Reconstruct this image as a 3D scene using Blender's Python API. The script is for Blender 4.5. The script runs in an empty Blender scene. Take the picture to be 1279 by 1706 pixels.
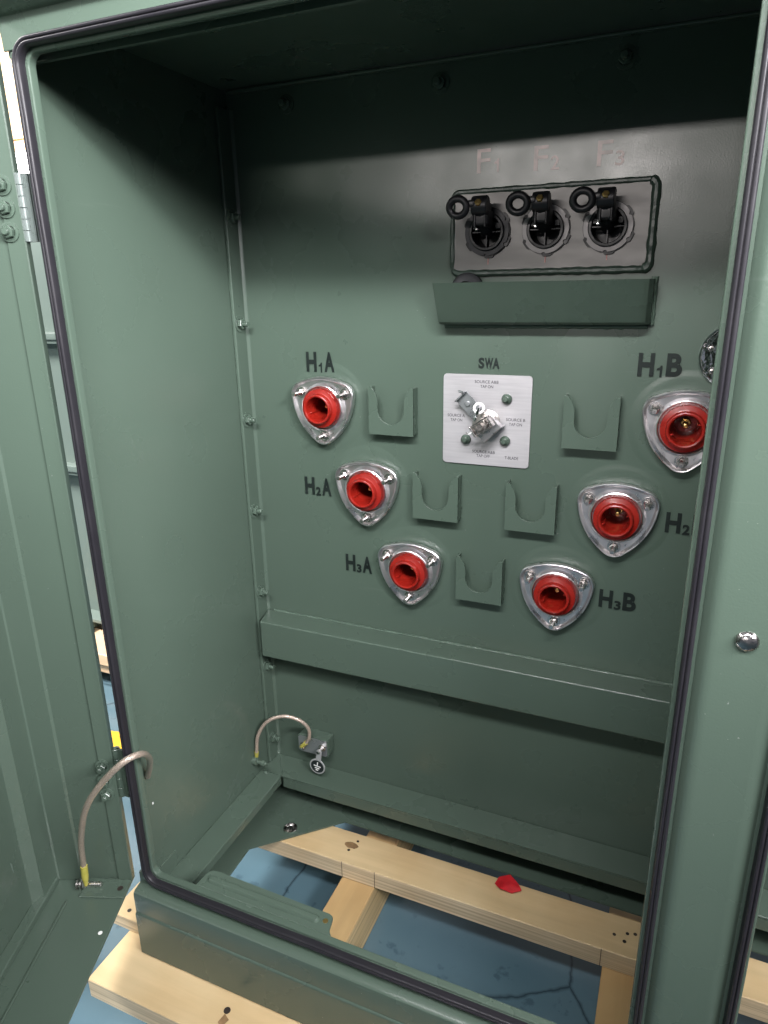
import bpy, bmesh, math, random
from mathutils import Vector, Matrix, noise
random.seed(7)
S = bpy.context.scene
COL = S.collection
PI = math.pi
rad = math.radians

# ---------------------------------------------------------------- camera
cd = bpy.data.cameras.new('camera')
cam = bpy.data.objects.new('camera', cd); COL.objects.link(cam)
cam.location = (0.743641, -1.152144, 0.965337)
cam.rotation_euler = (1.25558347, 0.0166491, 0.40376042)
cd.sensor_fit = 'HORIZONTAL'; cd.sensor_width = 36.0
cd.lens = 36.0 * 1137.0 / 1279.0
cd.clip_start = 0.02; cd.clip_end = 200
S.camera = cam

# ---------------------------------------------------------------- world and lamps
S.view_settings.view_transform = 'Standard'
S.view_settings.look = 'None'
S.view_settings.exposure = 0.0
S.view_settings.gamma = 1.0
w = bpy.data.worlds.new('World'); S.world = w; w.use_nodes = True
nt = w.node_tree; nt.nodes.clear()
wo = nt.nodes.new('ShaderNodeOutputWorld'); bg = nt.nodes.new('ShaderNodeBackground')
tc = nt.nodes.new('ShaderNodeTexCoord'); sp = nt.nodes.new('ShaderNodeSeparateXYZ')
rp = nt.nodes.new('ShaderNodeValToRGB'); mr = nt.nodes.new('ShaderNodeMapRange')
nt.links.new(tc.outputs['Generated'], sp.inputs[0])
nt.links.new(sp.outputs['Z'], mr.inputs['Value'])
mr.inputs['From Min'].default_value = -1; mr.inputs['From Max'].default_value = 1
nt.links.new(mr.outputs[0], rp.inputs[0])
el = rp.color_ramp.elements
el[0].position = 0.0; el[0].color = (.08, .10, .15, 1)
el[1].position = 1.0; el[1].color = (.62, .62, .64, 1)
for p, c in ((.46, (.26, .28, .36, 1)), (.54, (.25, .255, .29, 1)), (.66, (.85, .86, .90, 1)), (.8, (.45, .46, .48, 1))):
    e = rp.color_ramp.elements.new(p); e.color = c
nz = nt.nodes.new('ShaderNodeTexNoise'); nz.inputs['Scale'].default_value = 3.2; nz.inputs['Detail'].default_value = 1
nt.links.new(tc.outputs['Generated'], nz.inputs['Vector'])
r2 = nt.nodes.new('ShaderNodeMapRange'); r2.inputs['From Min'].default_value = .35; r2.inputs['From Max'].default_value = .65
r2.inputs['To Min'].default_value = .35; r2.inputs['To Max'].default_value = 1.6
nt.links.new(nz.outputs['Fac'], r2.inputs['Value'])
mx = nt.nodes.new('ShaderNodeVectorMath'); mx.operation = 'SCALE'
nt.links.new(rp.outputs[0], mx.inputs[0]); nt.links.new(r2.outputs[0], mx.inputs['Scale'])
nt.links.new(mx.outputs[0], bg.inputs['Color'])
bg.inputs['Strength'].default_value = 0.6
nt.links.new(bg.outputs[0], wo.inputs[0])

def area(name, loc, target, sx, sy, power, color, spread=180):
    l = bpy.data.lights.new(name, 'AREA'); l.shape = 'RECTANGLE'; l.size = sx; l.size_y = sy
    l.energy = power; l.color = color; l.spread = rad(spread)
    o = bpy.data.objects.new(name, l); COL.objects.link(o); o.location = loc
    d = Vector(target) - Vector(loc)
    o.rotation_euler = d.to_track_quat('-Z', 'Y').to_euler()
    return o
area('hall_lamp_near', (0.70, -1.28, 1.768), (0.45, 0, 1.08), 1.3, .07, 24, (1, .98, 1), 104)
area('hall_lamp_right', (2.10, -1.28, 1.768), (-.05, -.15, 1.0), 1.3, .26, 52, (1, .98, 1), 96)
area('hall_lamp_far', (-0.45, -6.0, 2.07), (0.55, 0, 1.25), 2.3, .16, 3.6, (1.0, .94, .91), 28)
area('hall_lamp_left', (-3.6, -1.5, 3.6), (-1.2, .4, .0), 1.5, .6, 120, (1, .97, .95), 70)

# ---------------------------------------------------------------- materials
def mat(name, color, rough=.5, metal=0, spec=.5, coat=0, coat_rough=.1):
    m = bpy.data.materials.new(name); m.use_nodes = True
    b = m.node_tree.nodes['Principled BSDF']
    b.inputs['Base Color'].default_value = (*color, 1)
    b.inputs['Roughness'].default_value = rough
    b.inputs['Metallic'].default_value = metal
    b.inputs['Specular IOR Level'].default_value = spec
    b.inputs['Coat Weight'].default_value = coat
    b.inputs['Coat Roughness'].default_value = coat_rough
    return m
def bsdf(m): return m.node_tree.nodes['Principled BSDF']
def add_noise(m, scale, c0, c1, detail=4, lo=.3, hi=.7, stretch=(1, 1, 1), distort=0):
    n = m.node_tree
    t = n.nodes.new('ShaderNodeTexCoord'); mp = n.nodes.new('ShaderNodeMapping'); mp.inputs['Scale'].default_value = stretch
    no = n.nodes.new('ShaderNodeTexNoise'); no.inputs['Scale'].default_value = scale; no.inputs['Detail'].default_value = detail
    no.inputs['Distortion'].default_value = distort
    r = n.nodes.new('ShaderNodeValToRGB')
    r.color_ramp.elements[0].position = lo; r.color_ramp.elements[0].color = (*c0, 1)
    r.color_ramp.elements[1].position = hi; r.color_ramp.elements[1].color = (*c1, 1)
    n.links.new(t.outputs['Object'], mp.inputs[0]); n.links.new(mp.outputs[0], no.inputs['Vector'])
    n.links.new(no.outputs['Fac'], r.inputs[0]); n.links.new(r.outputs[0], bsdf(m).inputs['Base Color'])
    return no, r, mp
def add_rough(m, scale, lo, hi, stretch=(1, 1, 1), detail=3):
    n = m.node_tree
    t = n.nodes.new('ShaderNodeTexCoord'); mp = n.nodes.new('ShaderNodeMapping'); mp.inputs['Scale'].default_value = stretch
    no = n.nodes.new('ShaderNodeTexNoise'); no.inputs['Scale'].default_value = scale; no.inputs['Detail'].default_value = detail
    r = n.nodes.new('ShaderNodeMapRange'); r.inputs['From Min'].default_value = .3; r.inputs['From Max'].default_value = .7
    r.inputs['To Min'].default_value = lo; r.inputs['To Max'].default_value = hi
    n.links.new(t.outputs['Object'], mp.inputs[0]); n.links.new(mp.outputs[0], no.inputs['Vector'])
    n.links.new(no.outputs['Fac'], r.inputs['Value']); n.links.new(r.outputs[0], bsdf(m).inputs['Roughness'])
def add_bump(m, scale, strength, dist=.001, stretch=(1, 1, 1), detail=2):
    n = m.node_tree
    t = n.nodes.new('ShaderNodeTexCoord'); mp = n.nodes.new('ShaderNodeMapping'); mp.inputs['Scale'].default_value = stretch
    no = n.nodes.new('ShaderNodeTexNoise'); no.inputs['Scale'].default_value = scale; no.inputs['Detail'].default_value = detail
    b = n.nodes.new('ShaderNodeBump'); b.inputs['Strength'].default_value = strength; b.inputs['Distance'].default_value = dist
    n.links.new(t.outputs['Object'], mp.inputs[0]); n.links.new(mp.outputs[0], no.inputs['Vector'])
    n.links.new(no.outputs['Fac'], b.inputs['Height']); n.links.new(b.outputs[0], bsdf(m).inputs['Normal'])

def paint(name, c, rough=(.23, .37), warp=.25):
    m = mat(name, c, .4, spec=.5)
    d = tuple(x * .95 for x in c); u = tuple(min(1, x * 1.05) for x in c)
    add_noise(m, 2.6, d, u, 5)
    add_rough(m, 7, rough[0], rough[1], detail=6)
    nn = m.node_tree; tcx_ = nn.nodes.new('ShaderNodeTexCoord')
    base_link = bsdf(m).inputs['Base Color'].links[0].from_socket
    def layer(sock, scale, stretch, lo, hi, col, fac):
        mp_ = nn.nodes.new('ShaderNodeMapping'); mp_.inputs['Scale'].default_value = stretch; mp_.inputs['Rotation'].default_value = (.2, .3, .15)
        t_ = nn.nodes.new('ShaderNodeTexNoise'); t_.inputs['Scale'].default_value = scale; t_.inputs['Detail'].default_value = 3
        r_ = nn.nodes.new('ShaderNodeMapRange'); r_.inputs['From Min'].default_value = lo; r_.inputs['From Max'].default_value = hi
        r_.inputs['To Max'].default_value = fac
        x_ = nn.nodes.new('ShaderNodeMix'); x_.data_type = 'RGBA'; x_.inputs[7].default_value = (*col, 1)
        nn.links.new(tcx_.outputs['Object'], mp_.inputs[0]); nn.links.new(mp_.outputs[0], t_.inputs['Vector'])
        nn.links.new(t_.outputs['Fac'], r_.inputs['Value']); nn.links.new(r_.outputs[0], x_.inputs[0]); nn.links.new(sock, x_.inputs[6])
        return x_.outputs[2]
    k1 = layer(base_link, 260, (1, 1, 1), .745, .80, (.26, .28, .26), .7)          # dust specks
    k2 = layer(k1, 7, (1, 1, 14), .70, .80, (.17, .20, .18), .13)                  # rubbed smears
    nn.links.new(k2, bsdf(m).inputs['Base Color'])
    # orange peel of sprayed paint over slightly wavy sheet
    n = m.node_tree
    t = n.nodes.new('ShaderNodeTexCoord')
    a = n.nodes.new('ShaderNodeTexNoise'); a.inputs['Scale'].default_value = 420; a.inputs['Detail'].default_value = 1
    b = n.nodes.new('ShaderNodeTexNoise'); b.inputs['Scale'].default_value = 5; b.inputs['Detail'].default_value = 1
    n.links.new(t.outputs['Object'], a.inputs['Vector']); n.links.new(t.outputs['Object'], b.inputs['Vector'])
    b1 = n.nodes.new('ShaderNodeBump'); b1.inputs['Strength'].default_value = .25; b1.inputs['Distance'].default_value = .0004
    b2 = n.nodes.new('ShaderNodeBump'); b2.inputs['Strength'].default_value = warp; b2.inputs['Distance'].default_value = .01
    n.links.new(a.outputs['Fac'], b1.inputs['Height']); n.links.new(b.outputs['Fac'], b2.inputs['Height'])
    n.links.new(b2.outputs[0], b1.inputs['Normal']); n.links.new(b1.outputs[0], bsdf(m).inputs['Normal'])
    return m
GREEN = paint('green_paint', (.0635, .0925, .0715))
GREENF = paint('green_paint_outer', (.0635, .0925, .0715), (.20, .32), .15)
GREEN2 = paint('green_paint_other', (.13, .17, .15), (.4, .5))
WELD = mat('painted_weld', (.032, .052, .040), .38); add_bump(WELD, 90, .8, .002)
WELDB = mat('painted_seam', (.075, .11, .085), .25); add_bump(WELDB, 140, .8, .0015, (1, 4, 4))
GASKET = mat('rubber_gasket', (.015, .0142, .0175), .40, spec=.3); add_bump(GASKET, 30, .25, .001); add_rough(GASKET, 20, .28, .5)
BLACKP = mat('black_plastic', (.010, .010, .012), .36, spec=.35); add_rough(BLACKP, 60, .3, .5)
BLACKR = mat('black_rubber', (.008, .009, .010), .6, spec=.25); add_rough(BLACKR, 50, .5, .7)
INK = mat('black_ink', (.008, .012, .011), .5, spec=.2); add_noise(INK, 40, (.006, .01, .009), (.014, .02, .018))
FADED = mat('faded_red_ink', (.34, .26, .25), .34); add_noise(FADED, 45, (.20, .17, .16), (.56, .42, .40), 5, .28, .60)
INKS = mat('plate_ink', (.10, .10, .11), .5); add_noise(INKS, 400, (.025, .025, .03), (.10, .10, .11))
STEEL = mat('stainless_steel', (.74, .72, .73), .3, 1); add_rough(STEEL, 40, .24, .40); add_bump(STEEL, 30, .12, .0008)
STEELB = mat('brushed_steel', (.60, .59, .60), .33, 1); add_rough(STEELB, 30, .26, .42, (1, 1, 30)); add_bump(STEELB, 26, .15, .0008)
CHROME = mat('chrome', (.8, .8, .83), .08, 1); add_bump(CHROME, 85, .6, .0012)
BOLT = mat('zinc_bolt', (.72, .68, .66), .22, 1); add_rough(BOLT, 120, .12, .35)
BRUSH = mat('fuse_plate_steel', (.17, .165, .16), .42, .35); add_rough(BRUSH, 14, .40, .50, (1, 1, 3)); add_noise(BRUSH, 9, (.14, .136, .13), (.20, .193, .187), 6, .3, .7, (1, 1, 4))
PLATE = mat('switch_plate_aluminium', (.46, .45, .46), .40, .45); add_noise(PLATE, 18, (.43, .42, .435), (.50, .49, .50), 5, .3, .7, (1, 1, 14)); add_rough(PLATE, 12, .32, .48)
RED = mat('red_epoxy', (.23, .010, .006), .28); add_noise(RED, 14, (.19, .008, .005), (.26, .012, .007)); add_rough(RED, 40, .2, .38)
BRASS = mat('brass', (.65, .42, .16), .3, 1); add_rough(BRASS, 80, .2, .4)
COPPER = mat('braided_copper', (.62, .36, .27), .3, .45, coat=.7)
add_noise(COPPER, 900, (.24, .18, .14), (.60, .50, .42), 2); add_bump(COPPER, 420, 1.0, .0012)
YEL = mat('yellow_heatshrink', (.34, .31, .06), .4); add_noise(YEL, 60, (.26, .25, .04), (.42, .38, .08))
WHITE = mat('white_plastic', (.75, .74, .73), .35); add_noise(WHITE, 20, (.7, .7, .69), (.8, .79, .78))
BLADEG = mat('grey_blade', (.34, .36, .37), .3, .75); add_rough(BLADEG, 60, .22, .4)
REDP = mat('red_tape', (.55, .012, .02), .55); add_noise(REDP, 60, (.45, .01, .015), (.65, .02, .03)); add_bump(REDP, 70, .5, .002)
YPAINT = mat('yellow_floor_paint', (.80, .42, .02), .4); add_noise(YPAINT, 20, (.7, .36, .02), (.88, .5, .03))
GREY = mat('grey_hinge_steel', (.17, .20, .19), .32, .3); add_rough(GREY, 60, .24, .4)

def wood(name, axis, base=(.50, .37, .21), edge=False):
    """axis = grain direction; growth / ply lines vary only across it"""
    m = mat(name, base, .5)
    n = m.node_tree
    if edge:      # laminated veneer: thin layers stacked in z
        st = (1.5, 1.5, 240); c0 = tuple(x * .72 for x in base); c1 = tuple(min(1, x * 1.25) for x in base)
    else:
        st = (2, 26, 26) if axis == 'x' else (26, 2, 26); c0 = tuple(x * .92 for x in base); c1 = tuple(min(1, x * 1.07) for x in base)
    no, r, mp = add_noise(m, 1.0 if edge else 1.6, c0, c1, 5, .34, .66, st, .4)
    t = n.nodes.new('ShaderNodeTexCoord')
    big = n.nodes.new('ShaderNodeTexNoise'); big.inputs['Scale'].default_value = 5.5; big.inputs['Detail'].default_value = 4
    n.links.new(t.outputs['Object'], big.inputs['Vector'])
    rr = n.nodes.new('ShaderNodeValToRGB')
    rr.color_ramp.elements[0].position = .35; rr.color_ramp.elements[0].color = (.80, .70, .58, 1)
    rr.color_ramp.elements[1].position = .6; rr.color_ramp.elements[1].color = (1, 1, 1, 1)
    n.links.new(big.outputs['Fac'], rr.inputs[0])
    mm = n.nodes.new('ShaderNodeMix'); mm.data_type = 'RGBA'; mm.blend_type = 'MULTIPLY'; mm.inputs[0].default_value = .55
    n.links.new(r.outputs[0], mm.inputs[6]); n.links.new(rr.outputs[0], mm.inputs[7])
    n.links.new(mm.outputs[2], bsdf(m).inputs['Base Color'])
    add_bump(m, 1.5, .3, .0012, tuple(s * 2 for s in st), 4)
    return m
WOODX = wood('pale_board_x', 'x', (.56, .43, .245))
WOODY = wood('pale_board_y', 'y', (.47, .32, .15))
LVLX = wood('laminated_edge_x', 'x', (.56, .46, .31), True)
LVLY = wood('laminated_edge_y', 'y', (.55, .42, .22), True)
KNOT = mat('dark_knot', (.20, .12, .05), .6); add_noise(KNOT, 60, (.12, .07, .03), (.28, .17, .08))
HOLE = mat('nail_hole', (.02, .015, .01), .6); add_noise(HOLE, 60, (.012, .01, .008), (.03, .02, .015))
CRATE = wood('crate_board', 'x', (.72, .52, .34))

def floor_mat():
    m = mat('blue_epoxy_floor', (.14, .23, .32), .2)
    n = m.node_tree
    no, r, mp = add_noise(m, 3.0, (.075, .135, .168), (.108, .176, .212), 6, .3, .7)
    t = n.nodes.new('ShaderNodeTexCoord')
    # wandering dark cracks
    vo = n.nodes.new('ShaderNodeTexVoronoi'); vo.feature = 'DISTANCE_TO_EDGE'; vo.inputs['Scale'].default_value = 1.5
    dn = n.nodes.new('ShaderNodeTexNoise'); dn.inputs['Scale'].default_value = 9; dn.inputs['Detail'].default_value = 5
    mxv = n.nodes.new('ShaderNodeMix'); mxv.data_type = 'RGBA'; mxv.inputs[0].default_value = .04
    n.links.new(t.outputs['Object'], dn.inputs['Vector']); n.links.new(t.outputs['Object'], mxv.inputs[6]); n.links.new(dn.outputs['Color'], mxv.inputs[7])
    n.links.new(mxv.outputs[2], vo.inputs['Vector'])
    cr = n.nodes.new('ShaderNodeValToRGB')
    cr.color_ramp.elements[0].position = .0; cr.color_ramp.elements[0].color = (.18, .2, .22, 1)
    cr.color_ramp.elements[1].position = .006; cr.color_ramp.elements[1].color = (1, 1, 1, 1)
    n.links.new(vo.outputs['Distance'], cr.inputs[0])
    # scuffs
    sc = n.nodes.new('ShaderNodeTexNoise'); sc.inputs['Scale'].default_value = 30; sc.inputs['Detail'].default_value = 7
    n.links.new(t.outputs['Object'], sc.inputs['Vector'])
    sr = n.nodes.new('ShaderNodeValToRGB')
    sr.color_ramp.elements[0].position = .30; sr.color_ramp.elements[0].color = (.45, .5, .55, 1)
    sr.color_ramp.elements[1].position = .37; sr.color_ramp.elements[1].color = (1, 1, 1, 1)
    n.links.new(sc.outputs['Fac'], sr.inputs[0])
    m1 = n.nodes.new('ShaderNodeMix'); m1.data_type = 'RGBA'; m1.blend_type = 'MULTIPLY'; m1.inputs[0].default_value = .85
    m2 = n.nodes.new('ShaderNodeMix'); m2.data_type = 'RGBA'; m2.blend_type = 'MULTIPLY'; m2.inputs[0].default_value = .6
    n.links.new(r.outputs[0], m1.inputs[6]); n.links.new(cr.outputs[0], m1.inputs[7])
    n.links.new(m1.outputs[2], m2.inputs[6]); n.links.new(sr.outputs[0], m2.inputs[7])
    n.links.new(m2.outputs[2], bsdf(m).inputs['Base Color'])
    add_rough(m, 6, .09, .24, detail=6)
    add_bump(m, 9, .15, .004)
    return m
FLOOR = floor_mat()

# ---------------------------------------------------------------- mesh helpers
def nb(): return bmesh.new()
def bevel_new(bm, faces, bev, seg=2):
    if bev <= 0: return
    es = list({e for f in faces for e in f.edges})
    bmesh.ops.bevel(bm, geom=es, offset=bev, segments=seg, profile=.5, affect='EDGES', clamp_overlap=True)
def box(bm, x0, x1, y0, y1, z0, z1, bev=0, seg=2, M=None):
    v = [bm.verts.new(p) for p in ((x0, y0, z0), (x1, y0, z0), (x1, y1, z0), (x0, y1, z0), (x0, y0, z1), (x1, y0, z1), (x1, y1, z1), (x0, y1, z1))]
    if M is not None:
        for q in v: q.co = M @ q.co
    fs = [bm.faces.new([v[i] for i in f]) for f in ((0, 3, 2, 1), (4, 5, 6, 7), (0, 1, 5, 4), (1, 2, 6, 5), (2, 3, 7, 6), (3, 0, 4, 7))]
    bevel_new(bm, fs, bev, seg)
def prism(bm, pts, fn, a0, a1, bev=0, seg=2):
    """polygon pts (u,v) extruded from a0 to a1; fn(u,v,a) -> xyz"""
    A = [bm.verts.new(fn(u, v, a0)) for u, v in pts]; B = [bm.verts.new(fn(u, v, a1)) for u, v in pts]
    n = len(pts)
    fs = [bm.faces.new(A), bm.faces.new(B[::-1])]
    for i in range(n): fs.append(bm.faces.new([A[i], B[i], B[(i + 1) % n], A[(i + 1) % n]]))
    bevel_new(bm, fs, bev, seg)
    return fs
def XZ(y0=0): return lambda u, v, a: Vector((u, a, v))
def XY(): return lambda u, v, a: Vector((u, v, a))
def YZ(): return lambda u, v, a: Vector((a, u, v))
def frame(axis):
    a = Vector(axis).normalized()
    t = Vector((0, 0, 1)) if abs(a.z) < .9 else Vector((1, 0, 0))
    u = t.cross(a).normalized(); v = a.cross(u)
    return u, v, a
def lathe(bm, prof, c=(0, 0, 0), axis=(0, -1, 0), seg=40, sides=None, rot=0):
    """prof = [(r,h)...] revolved about axis through c"""
    u, v, a = frame(axis); c = Vector(c); n = sides or seg; rows = []
    for r, h in prof:
        if r < 1e-6: rows.append([bm.verts.new(c + a * h)])
        else: rows.append([bm.verts.new(c + a * h + (u * math.cos(rot + 2 * PI * k / n) + v * math.sin(rot + 2 * PI * k / n)) * r) for k in range(n)])
    for A, B in zip(rows, rows[1:]):
        for k in range(n):
            if len(A) == 1 and len(B) == 1: continue
            if len(A) == 1: bm.faces.new([A[0], B[k], B[(k + 1) % n]])
            elif len(B) == 1: bm.faces.new([A[k], B[0], A[(k + 1) % n]])
            else: bm.faces.new([A[k], B[k], B[(k + 1) % n], A[(k + 1) % n]])
def catmull(P, k=8):
    P = [Vector(p) for p in P]; out = []
    Q = [P[0] * 2 - P[1]] + P + [P[-1] * 2 - P[-2]]
    for i in range(1, len(Q) - 2):
        a, b, c, d = Q[i - 1:i + 3]
        for j in range(k):
            t = j / k
            out.append(.5 * ((2 * b) + (c - a) * t + (2 * a - 5 * b + 4 * c - d) * t * t + (3 * b - a - 3 * c + d) * t ** 3))
    out.append(P[-1]); return out
def tube(bm, P, r, seg=12, cap=True, rf=None, closed=False):
    P = [Vector(p) for p in P]; n = len(P); rows = []; prev = None
    for i, p in enumerate(P):
        t = (P[(i + 1) % n] - P[i - 1]) if (closed or 0 < i < n - 1) else (P[1] - P[0] if i == 0 else P[-1] - P[-2])
        t.normalize()
        if prev is None: u = frame(t)[0]
        else: u = (prev - t * prev.dot(t)).normalized()
        prev = u; v = t.cross(u)
        rr = r * (rf(i / max(1, n - 1)) if rf else 1)
        rows.append([bm.verts.new(p + (u * math.cos(2 * PI * k / seg) + v * math.sin(2 * PI * k / seg)) * rr) for k in range(seg)])
    for A, B in list(zip(rows, rows[1:])) + ([(rows[-1], rows[0])] if closed else []):
        for k in range(seg): bm.faces.new([A[k], A[(k + 1) % seg], B[(k + 1) % seg], B[k]])
    if cap and not closed: bm.faces.new(rows[0][::-1]); bm.faces.new(rows[-1])
def rrect(x0, x1, z0, z1, r, k=8):
    """rounded rectangle: list of (point, outward normal)"""
    out = []
    for cx, cz, a0 in ((x1 - r, z1 - r, 0), (x0 + r, z1 - r, 90), (x0 + r, z0 + r, 180), (x1 - r, z0 + r, 270)):
        for j in range(k + 1):
            a = rad(a0 + 90 * j / k); out.append(((cx + r * math.cos(a), cz + r * math.sin(a)), (math.cos(a), math.sin(a))))
    return out
def ring(bm, path, sec, wob=0):
    """sweep section [(outward, y)...] around a closed path in the XZ plane"""
    n = len(path); rows = []
    for i, ((x, z), (nx, nz)) in enumerate(path):
        rows.append([bm.verts.new((x + nx * o, y + (wob * noise.noise(Vector((x * 8, y * 9, z * 8))) if wob else 0), z + nz * o)) for o, y in sec])
    m = len(sec)
    for i in range(n):
        A, B = rows[i], rows[(i + 1) % n]
        for k in range(m): bm.faces.new([A[k], B[k], B[(k + 1) % m], A[(k + 1) % m]])
def subdivide_path(path, step=.03):
    out = []
    n = len(path)
    for i in range(n):
        (p, q), (a, b) = path[i], path[(i + 1) % n]
        (x0, z0), (x1, z1) = p, a
        L = math.hypot(x1 - x0, z1 - z0); k = max(1, int(L / step))
        for j in range(k):
            t = j / k; out.append(((x0 + (x1 - x0) * t, z0 + (z1 - z0) * t), (q[0] + (b[0] - q[0]) * t, q[1] + (b[1] - q[1]) * t)))
    return out
WP = {}
def obj(name, bm, m, parent=None, loc=(0, 0, 0), rot=None, label=None, sharp=32):
    bmesh.ops.recalc_face_normals(bm, faces=bm.faces[:])
    me = bpy.data.meshes.new(name); bm.to_mesh(me); bm.free()
    for p in me.polygons: p.use_smooth = True
    me.set_sharp_from_angle(angle=rad(sharp))
    wn = True
    for x in (m if isinstance(m, (list, tuple)) else [m]): me.materials.append(x)
    o = bpy.data.objects.new(name, me); COL.objects.link(o)
    if wn:
        q = o.modifiers.new('normals', 'WEIGHTED_NORMAL'); q.keep_sharp = True
    WP[o] = Vector(loc)
    o.location = Vector(loc) - (WP[parent] if parent else Vector())
    if rot: o.rotation_euler = rot
    if parent: o.parent = parent
    if label: o['label'] = label
    return o
def thing(name, label, cat, loc=(0, 0, 0), group=None):
    o = bpy.data.objects.new(name, None); COL.objects.link(o); o.location = loc; WP[o] = Vector(loc)
    o.empty_display_size = .1
    o['label'] = label; o['category'] = cat
    if group: o['group'] = group
    return o
def tag(o, label, cat, group=None):
    o['label'] = label; o['category'] = cat
    if group: o['group'] = group
    return o
def dup(src, parent, loc, rot=None, label=None):
    """copy of a part and of its sub-parts"""
    c = src.copy(); COL.objects.link(c); c.parent = parent
    WP[c] = Vector(loc); c.location = Vector(loc) - WP[parent]
    if rot: c.rotation_euler = rot
    if label: c['label'] = label
    for ch in src.children:
        d = ch.copy(); COL.objects.link(d); d.parent = c
    return c
def glyph_mesh(bm, text, x0, x1, z0, z1, y, bold=0, M=None):
    """flat lettering fitted into the box x0..x1, z0..z1 on the plane y (facing -y)"""
    c = bpy.data.curves.new('t', 'FONT'); c.body = text; c.offset = bold; c.size = 1; c.resolution_u = 6; c.fill_mode = 'BOTH'
    o = bpy.data.objects.new('t', c); COL.objects.link(o)
    dg = bpy.context.evaluated_depsgraph_get(); me = o.evaluated_get(dg).to_mesh()
    vs = [v.co.copy() for v in me.vertices]; ps = [tuple(p.vertices) for p in me.polygons]
    o.evaluated_get(dg).to_mesh_clear(); bpy.data.objects.remove(o); bpy.data.curves.remove(c)
    ax, bx = min(v.x for v in vs), max(v.x for v in vs); ay, by = min(v.y for v in vs), max(v.y for v in vs)
    n = []
    for v in vs:
        p = Vector((x0 + (v.x - ax) / (bx - ax) * (x1 - x0), y, z0 + (v.y - ay) / (by - ay) * (z1 - z0)))
        n.append(bm.verts.new(M @ p if M is not None else p))
    for p in ps:
        try: bm.faces.new([n[i] for i in p])
        except ValueError: pass

# ================================================================ SETTING
bm = nb()
bmesh.ops.create_grid(bm, x_segments=2, y_segments=2, size=40)
for v in bm.verts: v.co.z = -.32
fl = obj('floor', bm, FLOOR); fl['kind'] = 'structure'
bm = nb()
prism(bm, [(-.86, .02), (-.63, .07), (-.60, .19), (-.90, .13)], XY(), -.319, -.316)
o = obj('floor_marking', bm, YPAINT); o['kind'] = 'structure'

# ================================================================ PALLET
pal = thing('pallet', 'pale plywood pallet of crossed boards carrying the green cabinet', 'pallet', (.7, -.25, -.32))
def plank(x0, x1, y0, y1, z0, z1, mats, name='board'):
    bm = nb(); box(bm, x0, x1, y0, y1, z0, z1, .0015, 1)
    o = obj(name, bm, mats, pal)
    for p in o.data.polygons:
        if abs(p.normal.z) < .6: p.material_index = 1
    return o
back = plank(-.10, 1.6, -.146, -.062, -.222, -.1805, [WOODX, LVLX])
front = plank(-.104, 1.7, -.548, -.44, -.222, -.1805, [WOODX, LVLX])
for x0, x1 in ((.195, .270), (.727, .812), (1.2, 1.28)):
    plank(x0, x1, -.54, .9, -.3195, -.2225, [WOODY, LVLY])
plank(-.142, -.054, -.445, -.12, -.1800, -.150, [WOODX, LVLX], 'side_block')
plank(.05, 1.6, .30, .42, -.222, -.1805, [WOODX, LVLX])
bm = nb()
for x, y, r in ((.7413, -.1066, .0032), (.760, -.1148, .0035), (.7638, -.096, .0032), (.7772, -.0919, .0034), (.204, -.083, .003), (.196, -.112, .0032), (.80, -.10, .003),
                (.158, -.50, .006), (.30, -.50, .004), (-.112, -.43, .004), (.163, -.515, .003)):
    bm = nb(); lathe(bm, [(0, .0002), (r, .0002), (r, -.004)], (x, y, -.1804 if x > 0 else -.1499), (0, 0, 1), 14)
    obj('nail_hole', bm, HOLE, pal)
bm = nb()
for i, (x, y) in enumerate(((.196, -.098),)):
    vs = []
    for k in range(26):
        a = 2 * PI * k / 26; r = 1 + .18 * noise.noise(Vector((math.cos(a) * 2, math.sin(a) * 2, i)))
        vs.append(bm.verts.new((x + .016 * r * math.cos(a), y + .0085 * r * math.sin(a), -.1800)))
    bm.faces.new(vs)
    obj('wood_knot', bm, KNOT, pal); bm = nb()
prism(bm, [(.155, -.522), (.165, -.528), (.17, -.512), (.158, -.506)], XY(), -.1804, -.1799)
obj('wood_knot', bm, KNOT, pal)
bm = nb()   # dark saw joints in the beam's front edge
for x in (.195, .2705, .722):
    bm = nb(); box(bm, x, x + .0012, -.1463, -.145, -.2215, -.181)
    obj('saw_joint', bm, HOLE, pal)

# ================================================================ CABINET
D = -.45
cab = thing('transformer_cabinet', 'dark green steel transformer cabinet with red sockets inside and its left door swung open', 'electrical cabinet', (.7, -.2, -.18))
def P(name, bm, m=GREEN, loc=(0, 0, 0), label=None, parent=cab, rot=None, sharp=32): return obj(name, bm, m, parent, loc, rot, label, sharp)

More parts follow.
